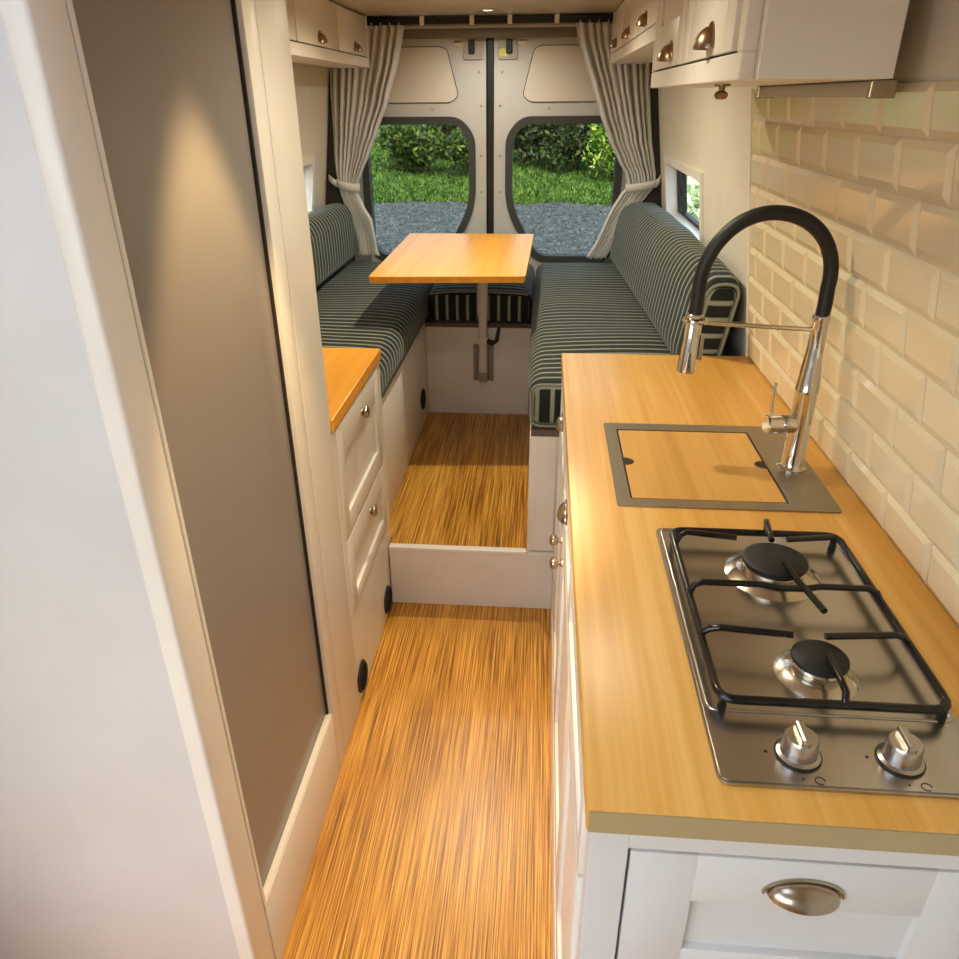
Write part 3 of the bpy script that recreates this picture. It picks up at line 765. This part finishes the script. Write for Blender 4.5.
def arc_rect(x0, x1, y0, y1, z, r, n=5):
    return [(a, b, z) for a, b in fillet([(x0, y0), (x1, y0), (x1, y1), (x0, y1)], r, n)]
k = MB(); gz = .927
gx0, gx1, gy0, gy1 = .220, .480, .678, 1.060
k.tube(arc_rect(gx0, gx1, gy0, gy1, gz, .022), .0056, 10, closed=True)
def finger(pts, r=.0046): k.tube(pts, r, 8)
zt = .943
for s_ in (1, -1):
    X = lambda x: x if s_ > 0 else .70-x
    for yb2 in (1.028, ):
        finger([(X(gx0), yb2-.012, gz), (X(gx0+.008), yb2-.004, zt-.004), (X(gx0+.018), yb2, zt), (X(.312), yb2-.012, zt)])
    finger([(X(gx0), .797, gz), (X(gx0+.010), .793, zt-.004), (X(gx0+.022), .791, zt), (X(.330), .782, zt)])
# cross bar between the burners
finger([(gx0, .884, gz), (gx0+.006, .889, zt-.004), (gx0+.018, .892, zt), (.320, .892, zt), (.345, .889, zt-.003), (.375, .889, zt-.003), (.40, .892, zt), (gx1-.018, .892, zt), (gx1-.006, .889, zt-.004), (gx1, .884, gz)])
# lengthwise fingers
finger([(.371, 1.060, gz), (.369, 1.066, zt+.004), (.366, 1.055, zt+.006), (.364, 1.012, zt)])
finger([(.376, 1.060, gz), (.369, 1.066, zt+.004)])
finger([(.366, .950, zt+.001), (.372, .905, zt), (.386, .835, zt)])
finger([(.362, .745, zt), (.362, .700, zt), (.362, .684, zt-.002), (.362, gy0, gz)])
for (x, y) in ((gx0+.006, gy0+.006), (gx1-.006, gy0+.006), (gx0+.006, gy1-.006), (gx1-.006, gy1-.006)):
    k.lathe((x, y, .9060), [(.006, 0), (.006, .006), (.0045, .022)], (0, 0, 1), 10)
k.build('pan_support', M['black_enamel'], h, smooth=60)
for cx in (.296, .404):
    k = MB(); k.lathe((cx, .620, .9062), [(.0235, 0), (.0235, .003), (.0195, .005), (.0180, .024), (.0165, .027), (0, .027)], (0, 0, 1), 30)
    kb = k.build('control_knob', M['steel'], h, smooth=40)
    k = MB(); k.box(cx-.005, cx+.005, .603, .637, .930, .9415, .003); k.build('grip', M['steel'], kb)
    k = MB(); k.lathe((cx, .620, .9061), [(.0250, 0), (.0250, .002), (0, .002)], (0, 0, 1), 30); k.build('bezel', M['black_cap'], kb)
    k = MB(); k.lathe((cx-.034, .622, .9062), [(.0020, 0), (.0020, .0003), (0, .0003)], (0, 0, 1), 10); k.build('printed_dot', M['print'], kb)
    k = MB(); k.lathe((cx-.004, .586, .9062), [(.0013, 0), (.0013, .0003), (0, .0003)], (0, 0, 1), 10); k.build('printed_dot', M['print'], kb)
    k = MB(); ring = [(cx+.013+.0052*math.cos(2*PI*i/18), .585+.0048*math.sin(2*PI*i/18), .9064) for i in range(16)]
    k.tube(ring, .0006, 6)
    k.build('printed_flame', M['print'], kb)

# ------------------------------------------------------------------ overhead cupboards
def overhead(name, label, xf, s, y0, y1, z0, doors, lip, flat=False):
    """s = direction from front face into the wall (+1 right, -1 left)"""
    back = .44 if s > 0 else -.965
    o = thing(name, label, 'cupboard', ((xf+back)/2, (y0+y1)/2, z0), 'overhead cupboards')
    xs = sorted((xf+s*.02, back)); k = MB(); k.box(xs[0], xs[1], y0, y1, z0, ZC-.002, .002); k.build('carcass', M['white'], o)
    xs = sorted((xf, xf+s*.0205)); k = MB(); k.box(xs[0], xs[1], y0, y1, z0, z0+lip, .002); k.box(xs[0], xs[1], y0, y0+.03, z0+lip, ZC-.003, .002)
    k.box(xs[0], xs[1], y1-.02, y1, z0+lip, ZC-.003, .002); k.build('face_frame', M['white'], o)
    for (a, b, hy) in doors:
        xq = xf+s*.020
        if flat:
            xx = sorted((xq, xq-s*.019)); q = MB().box(xx[0], xx[1], a, b, z0+lip+.004, ZC-.012, .002).build('door', M['white'], o, smooth=30)
        else: q = shaker_x(xq, a, b, z0+lip+.004, ZC-.012, .06, -s, .019, .006, (.085, .05)).build('door', M['white'], o, smooth=30)
        cup(q, (xf+s*.001, hy, z0+lip+.030), (-s, 0, 0), .056, .032, .026)
    xs = sorted((xf+s*.008, xf+s*.0195)); k = MB(); k.box(xs[0], xs[1], y0+.03, y1-.02, z0+lip, z0+lip+.004); k.build('door_gap', M['dark_gap'], o)
    return o
ov = overhead('overhead_cupboard', 'near white overhead cupboard with two cup handles above the tap and tiles', .25, 1, 1.143, 2.088, 1.569, [(1.215, 1.640, 1.372), (1.665, 2.060, 1.800)], .033)
k = MB(); k.box(.270, .440, 1.124, 1.142, 1.569, ZC-.003, .001); k.build('end_panel', M['white'], ov)
overhead('overhead_cupboard', 'far white overhead cupboard with three cup handles above the right bench', .270, 1, 2.100, 3.79, 1.680, [(2.14, 2.73, 2.50), (2.745, 3.26, 3.00), (3.275, 3.765, 3.535)], .036, True)
overhead('overhead_cupboard', 'white overhead cupboard with two visible cup handles above the left bench', -.800, -1, 1.60, 3.79, 1.675, [(1.64, 2.15, 1.9), (2.165, 2.70, 2.44), (2.715, 3.245, 2.985), (3.26, 3.765, 3.535)], .038, True)

lamp = thing('strip_light', 'slim grey strip light under the overhead cupboard, above the tiles', 'lamp', (.455, 1.55, 1.569))
k = MB(); k.box(.440, .472, 1.20, 1.80, 1.548, 1.5688, .006); k.build('housing', M['plastic_grey'], lamp, smooth=40)
for y in (1.195, 1.805):
    k = MB(); k.box(.438, .474, y-.006, y+.006, 1.546, 1.5688, .002); k.build('end_cap', M['nickel'], lamp)
hk = thing('cupboard_hook', 'small round metal fitting hanging under the near overhead cupboard', 'hook', (.30, 1.486, 1.569))
k = MB(); k.lathe((.30, 1.486, 1.569), [(.014, 0), (.014, .003), (.006, .004), (.005, .010), (.0105, .013), (.012, .018), (.008, .023), (0, .024)], (0, 0, -1), 18); k.build('stem', M['bronze'], hk, smooth=40)

# ceiling downlight
def downlight(x, y, label):
    o = thing('ceiling_downlight', label, 'lamp', (x, y, ZC))
    k = MB(); k.lathe((x, y, ZC-.0005), [(.030, 0), (.030, .003), (.023, .006), (.021, .004), (.021, .001)], (0, 0, -1), 28); k.build('bezel', M['chrome'], o, smooth=40)
    k = MB(); k.lathe((x, y, ZC-.0008), [(.0208, 0), (.0208, .002), (0, .0025)], (0, 0, -1), 24); k.build('lens', M['lamp_glow'], o, smooth=40)
    return o
downlight(-.258, 3.645, 'small lit round downlight in the ceiling in front of the curtain rail')

# ------------------------------------------------------------------ curtains and rail
rl = thing('curtain_rail', 'black curtain rail with white brackets along the ceiling before the rear doors', 'curtain rail', (-.27, 3.88, 1.865))
k = MB(); k.box(-.985, .44, 3.872, 3.888, 1.846, 1.874, .003); k.build('rail', M['rubber'], rl)
for x in (-.569, -.345, -.176, .032):
    k = MB(); k.box(x-.010, x+.010, 3.866, 3.8715, 1.842, 1.879, .002); k.build('bracket', M['plastic_white'], rl)
def curtain(rows, label, tie_end, sgn, seed):
    o = thing('curtain', label, 'curtain', (rows[-1][1], 3.84, rows[-1][0]), 'cream curtains tied back at the rear doors')
    rnd = random.Random(seed); NP = 9; NU = 110; NV = 70
    ph = [rnd.uniform(-.5, .5) for _ in range(NP+2)]
    mb = MB(); grid = []
    zs = [r[0] for r in rows]
    def at(z):
        for (a, b) in zip(rows, rows[1:]):
            if a[0] >= z >= b[0]:
                t_ = (a[0]-z)/(a[0]-b[0]); t2 = t_*t_*(3-2*t_)*.3+t_*.7
                return a[1]+(b[1]-a[1])*t2, a[2]+(b[2]-a[2])*t2
        return rows[-1][1], rows[-1][2]
    for j in range(NV+1):
        z = zs[0]+(zs[-1]-zs[0])*j/NV
        xa, xb = at(z); wd = xb-xa
        amp = min(.022, .010+wd*.04)
        line = []
        for i in range(NU+1):
            u = i/NU
            uw = u+.012*math.sin(7*u*PI+ph[0]*3)+.006*math.sin(z*6+u*9)
            f_ = NP*2*PI*uw+ph[1]*2
            sn = math.sin(f_); sn = math.copysign(abs(sn)**.75, sn)
            y = 3.852+amp*sn*(1+.35*math.sin(3*u*PI+ph[2]*4))+.004*math.sin(z*19+u*5)
            x = xa+wd*u+.06*wd/NP*math.cos(f_)
            line.append(mb.bm.verts.new((x, y, z+.004*math.sin(u*23) if j == NV else z)))
        grid.append(line)
    for j in range(NV):
        for i in range(NU): mb.bm.faces.new((grid[j][i], grid[j][i+1], grid[j+1][i+1], grid[j+1][i]))
    cl = mb.build('cloth', M['curtain'], o, smooth=180)
    md = cl.modifiers.new('thickness', 'SOLIDIFY'); md.thickness = .003; md.offset = 0
    # tie-back band round the waist, running on to a hook on the pillar
    zt_ = tie_end[2]; xa, xb = at(zt_-.03)
    band = MB(); n = 26; cxm, rxm = (xa+xb)/2, (xb-xa)/2+.010
    ringp = []
    for i in range(n):
        a = 2*PI*i/n; ringp.append((cxm+rxm*math.cos(a), 3.852+.045*math.sin(a), zt_-.03+.012*math.cos(a)*sgn))
    lo = [band.bm.verts.new((p[0], p[1], p[2]-.017)) for p in ringp]; hi = [band.bm.verts.new((p[0], p[1], p[2]+.017)) for p in ringp]
    for i in range(n): band.bm.faces.new((lo[i], lo[(i+1) % n], hi[(i+1) % n], hi[i]))
    xs_ = cxm+sgn*rxm*.9
    st = [(xs_, 3.815), ((xs_+tie_end[0])/2, 3.822), (tie_end[0], 3.845)]
    a = [band.bm.verts.new((p[0], p[1], zt_-.034+.012*i)) for i, p in enumerate(st)]; b = [band.bm.verts.new((p[0], p[1], zt_-.004+.012*i)) for i, p in enumerate(st)]
    for i in range(2): band.bm.faces.new((a[i], a[i+1], b[i+1], b[i]))
    tb = band.build('tie_back', M['curtain'], o, smooth=180)
    md = tb.modifiers.new('thickness', 'SOLIDIFY'); md.thickness = .004; md.offset = 0
    # heading tape and hooks
    for i in range(8):
        u = (i+.5)/8; x = rows[0][1]+(rows[0][2]-rows[0][1])*u; hd = MB()
        hd.tube([(x, 3.868, rows[0][0]-.006), (x, 3.870, rows[0][0]+.012)], .003, 6); hd.build('hook', M['plastic_white'], o)
    return o
Lr = [(1.842, -.985, -.653), (1.786, -.991, -.665), (1.708, -.998, -.683), (1.545, -1.005, -.74), (1.419, -1.01, -.796), (1.31, -1.014, -.847), (1.234, -1.012, -.887), (1.18, -1.004, -.914), (1.143, -1.0, -.919), (1.083, -.985, -.894), (1.012, -.951, -.854), (.916, -.930, -.842), (.865, -.926, -.838), (.842, -.930, -.828)]
Rr = [(1.842, .115, .440), (1.775, .128, .446), (1.698, .158, .450), (1.6, .2, .455), (1.498, .238, .469), (1.373, .292, .486), (1.287, .341, .505), (1.221, .383, .520), (1.172, .397, .522), (1.132, .362, .490), (1.063, .324, .434), (.994, .295, .392), (.923, .266, .359), (.851, .226, .320), (.838, .220, .312)]
curtain(Lr, 'cream curtain tied back at the left of the rear doors', (-1.05, 3.85, 1.205), -1, 3)
curtain(Rr, 'cream curtain tied back at the right of the rear doors', (.545, 3.85, 1.206), 1, 5)

# ------------------------------------------------------------------ outside
GZ = -.65
g = MB()
g.add([(-40, -30, GZ), (40, -30, GZ), (40, 60, GZ), (-40, 60, GZ)], [(0, 1, 2, 3)])
struct(g.build('ground', M['gravel'], recalc=False))
def edge_y(x): return 18.5-.55*max(0, x-.3)+.25*math.sin(x*1.7)+.12*math.sin(x*5.3)
def bank_z(x, y):
    t_ = y-edge_y(x)
    return GZ-.03+(.14*t_ if t_ < 7 else .98+.30*(t_-7))+.05*math.sin(x*2.1+y)*min(1, t_*.5)+.03*math.sin(x*5+y*3.1)*min(1, t_)
g = MB(); rows_ = []
for j in range(61):
    row = []
    for i in range(121):
        x = -20+40*i/120; y = edge_y(x)+16*(j/60)**1.4
        row.append(g.bm.verts.new((x, y, bank_z(x, y))))
    rows_.append(row)
for j in range(60):
    for i in range(120): g.bm.faces.new((rows_[j][i], rows_[j][i+1], rows_[j+1][i+1], rows_[j+1][i]))
struct(g.build('grass_bank', M['grass'], smooth=180, recalc=False))
g = MB(); rnd = random.Random(11)
for n_ in range(13000):
    x = rnd.uniform(-6.5, 6.5); y = edge_y(x)+.05+7.5*rnd.random()**1.3; z = bank_z(x, y)-.02
    for b_i in range(3):
        a = rnd.uniform(0, 2*PI); hgt = rnd.uniform(.05, .13); w_ = rnd.uniform(.012, .03); lean = rnd.uniform(.0, .12)
        dx, dy = math.cos(a), math.sin(a); ox, oy = rnd.uniform(-.06, .06), rnd.uniform(-.06, .06)
        g.add([(x+ox-dy*w_, y+oy+dx*w_, z), (x+ox+dy*w_, y+oy-dx*w_, z), (x+ox+dx*lean, y+oy+dy*lean, z+hgt)], [(0, 1, 2)])
gr = g.build('rough_grass', M['blade'], recalc=False); gr['kind'] = 'stuff'; tag(gr, 'rough green grass growing on the bank behind the gravel', 'grass')
st_ = MB(); rnd = random.Random(21)
for n_ in range(5200):
    y = 9.5+9.3*rnd.random()**.8; x = rnd.uniform(-.26*y, .18*y)
    if y > edge_y(x)+.15: continue
    r1 = rnd.uniform(.012, .034); a = rnd.uniform(0, PI)
    V = []
    for k_ in range(5):
        q_ = a+2*PI*k_/5; rr_ = r1*rnd.uniform(.8, 1.2); V.append((x+rr_*math.cos(q_), y+rr_*math.sin(q_), GZ-.004))
    top = [(x+(v[0]-x)*.55, y+(v[1]-y)*.55, GZ+r1*rnd.uniform(.5, .9)) for v in V]
    st_.add(V+top, [(0, 1, 6, 5), (1, 2, 7, 6), (2, 3, 8, 7), (3, 4, 9, 8), (4, 0, 5, 9), (5, 6, 7, 8, 9)])
M['stone'] = leaf_mat('loose_stones', (48, 51, 53), (78, 82, 84), (128, 131, 130))
so_ = st_.build('gravel_stones', M['stone'], recalc=False); so_['kind'] = 'stuff'; tag(so_, 'loose grey stones lying on the gravel yard behind the van', 'gravel')
def bush(label, cx, cy, base, rx, ry, rz, mat, n, ls, seed):
    o = thing('bush', label, 'bush', (cx, cy, base), 'bushes outside the van')
    rnd = random.Random(seed); mb = MB()
    lobes = [(cx+rnd.uniform(-.6, .6)*rx, cy+rnd.uniform(-.5, .5)*ry, base+rz*rnd.uniform(.45, 1.35), rnd.uniform(.4, .65)) for _ in range(9)]
    for _ in range(n):
        lx, ly, lz, lr = rnd.choice(lobes)
        th = rnd.uniform(0, 2*PI); u = rnd.uniform(-1, 1); rr = rnd.random()**.35; q = math.sqrt(1-u*u)
        c = Vector((lx+rx*lr*rr*q*math.cos(th), ly+ry*lr*rr*q*math.sin(th), max(base+.05, lz+rz*lr*rr*u)))
        nrm = Vector((rnd.gauss(0, 1), rnd.gauss(0, 1)-.4, rnd.gauss(0, 1)+.6)).normalized()
        t1 = nrm.cross(Vector((rnd.gauss(0, 1), rnd.gauss(0, 1), rnd.gauss(0, 1)))).normalized(); t2 = nrm.cross(t1)
        l = ls*rnd.uniform(.6, 1.3)
        mb.add([c-t1*l, c+t2*l*.45+nrm*l*.08, c+t1*l, c-t2*l*.45+nrm*l*.08], [(0, 1, 2, 3)])
    mb.build('foliage', M[mat], o, recalc=False)
    st = MB()
    for lx, ly, lz, lr in lobes[:6]:
        st.tube([(cx+(lx-cx)*.1, cy+(ly-cy)*.1, base-.15), ((cx+lx)/2, (cy+ly)/2, (base+lz)/2), (lx, ly, lz)], [.06, .04, .02], 6)
    st.build('stem', M['bark'], o)
    return o
def bz(x, y): return bank_z(x, y)
for (lab, x, y, rx, ry, rz, mat, n, ls, sd) in (
    ('mid green bush on the bank seen through the left rear window, by the curtain', -3.3, 21.6, 1.2, .9, .75, 'leaf_mid', 2600, .09, 1),
    ('mid green bush on the bank seen through the middle of the left rear window', -1.9, 21.9, 1.0, .9, .72, 'leaf_mid', 2600, .09, 2),
    ('dark green bush on the bank in the upper right corner of the left rear window', -.5, 22.4, .9, .9, .95, 'leaf_dark', 2400, .09, 3),
    ('dark green bush on the bank at the left of the right rear window', .75, 22.0, .95, .9, .85, 'leaf_dark', 2600, .09, 4),
    ('bright yellow-green leafy bush at the upper right of the right rear window', 1.85, 20.8, .80, .8, .85, 'leaf_bright', 2800, .085, 5),
    ('mid green bush standing high on the bank behind the left rear window bushes', -2.6, 25.6, 2.2, 1.2, 1.0, 'leaf_mid', 2600, .12, 8),
    ('mid green bush standing high on the bank behind the right rear window bushes', 1.9, 25.6, 2.2, 1.2, 1.0, 'leaf_mid', 2600, .12, 9),
    ('sunlit green bush seen through the right side window, pale glare in its colour', 1.95, 9.2, .85, 1.6, 1.0, 'leaf_glare', 3600, .07, 6),
    ('green bush beyond the left side window, pale glare in its colour', -3.0, 9.6, .9, 1.6, 1.0, 'leaf_glare', 3200, .07, 7)):
    bush(lab, x, y, (bz(x, y) if y > edge_y(x) else GZ), rx, ry, rz, mat, n, ls, sd)

# ------------------------------------------------------------------ light
wd = bpy.data.worlds.new('sky'); scn.world = wd; wd.use_nodes = True
nt = wd.node_tree; bg = nt.nodes['Background']
sky = nt.nodes.new('ShaderNodeTexSky'); sky.sky_type = 'NISHITA'; sky.sun_disc = False
sky.sun_elevation = math.radians(48); sky.sun_rotation = math.radians(200); sky.altitude = 100; sky.air_density = 1.0; sky.dust_density = 2.0
hs = nt.nodes.new('ShaderNodeHueSaturation'); hs.inputs['Saturation'].default_value = .85; nt.links.new(sky.outputs[0], hs.inputs['Color']); nt.links.new(hs.outputs[0], bg.inputs['Color']); bg.inputs['Strength'].default_value = .6
def lamp(kind, name, loc, energy, col, rot=None, **kw):
    l = bpy.data.lights.new(name, kind); l.energy = energy; l.color = col
    for a, v in kw.items(): setattr(l, a, v)
    o = bpy.data.objects.new(name, l); C.objects.link(o); o.location = loc
    if rot: o.rotation_euler = rot
    return o
def aim(o, tgt):
    o.rotation_euler = (Vector(tgt)-o.location).to_track_quat('-Z', 'Y').to_euler()
sun = lamp('SUN', 'sun', (0, 0, 20), 5.0, (1, .95, .85), angle=.01)
aim(sun, (-4, 14, 4))
WARM = (1, .90, .70)
def spot(name, loc, e, ang=60, blend=.6, r=.02, tgt=None, col=WARM):
    o = lamp('SPOT', name, loc, e, col, spot_size=math.radians(ang), spot_blend=blend, shadow_soft_size=r)
    aim(o, tgt or (loc[0], loc[1], 0)); return o
spot('downlight_wardrobe', (-.335, 1.12, ZC-.012), 42, 54, .4, col=(1, .67, .33))
spot('downlight_rear', (-.258, 3.645, ZC-.012), 10, 168, .8, col=(1, .95, .84))
spot('fill_middle', (-.258, 2.60, ZC-.012), 34, 168, .7)  # unseen lamp, added to brighten the seats and curtains
spot('downlight_kitchen', (-.10, 1.42, ZC-.012), 13, 150, .9)
# daylight portals in the openings
def portal(name, loc, sx, sy, direction):
    o = lamp('AREA', name, loc, 1, (1, 1, 1)); o.data.shape = 'RECTANGLE'; o.data.size = sx; o.data.size_y = sy
    o.rotation_euler = Vector(direction).to_track_quat('-Z', 'Y').to_euler(); o.data.cycles.is_portal = True; return o
portal('portal_cab_door', (-1.18, -.60, 1.09), 1.3, 1.38, (1, 0, 0))
portal('portal_windscreen', (-.73, YB-.1, 1.27), .76, .84, (0, 1, 0))
portal('portal_rear', (-.27, YD+.06, 1.13), 1.3, .70, (0, -1, 0))
portal('portal_side_right', (.64, 3.21, 1.19), .86, .24, (-1, 0, 0))
portal('portal_side_left', (-1.16, 3.19, 1.19), .86, .24, (1, 0, 0))

# ------------------------------------------------------------------ camera
cam = bpy.data.cameras.new('camera'); co = bpy.data.objects.new('camera', cam); C.objects.link(co)
F = 747.82; cam.sensor_fit = 'HORIZONTAL'; cam.sensor_width = 36; cam.lens = F/959*36; cam.clip_start = .02; cam.clip_end = 300
R_ = Vector((.99672913, .08054297, -.00662333)); U_ = Vector((-.03070102, .45318957, .89088533)); F_ = Vector((-.07475617, .88776801, -.45418))
mt = Matrix((R_, U_, -F_)).transposed().to_4x4(); mt.translation = Vector((0, 0, 1.55))
co.matrix_world = mt
scn.camera = co
scn.view_settings.view_transform = 'Standard'; scn.view_settings.look = 'None'
scn.view_settings.gamma = 1; scn.view_settings.use_curve_mapping = False
scn.view_settings.exposure = .48
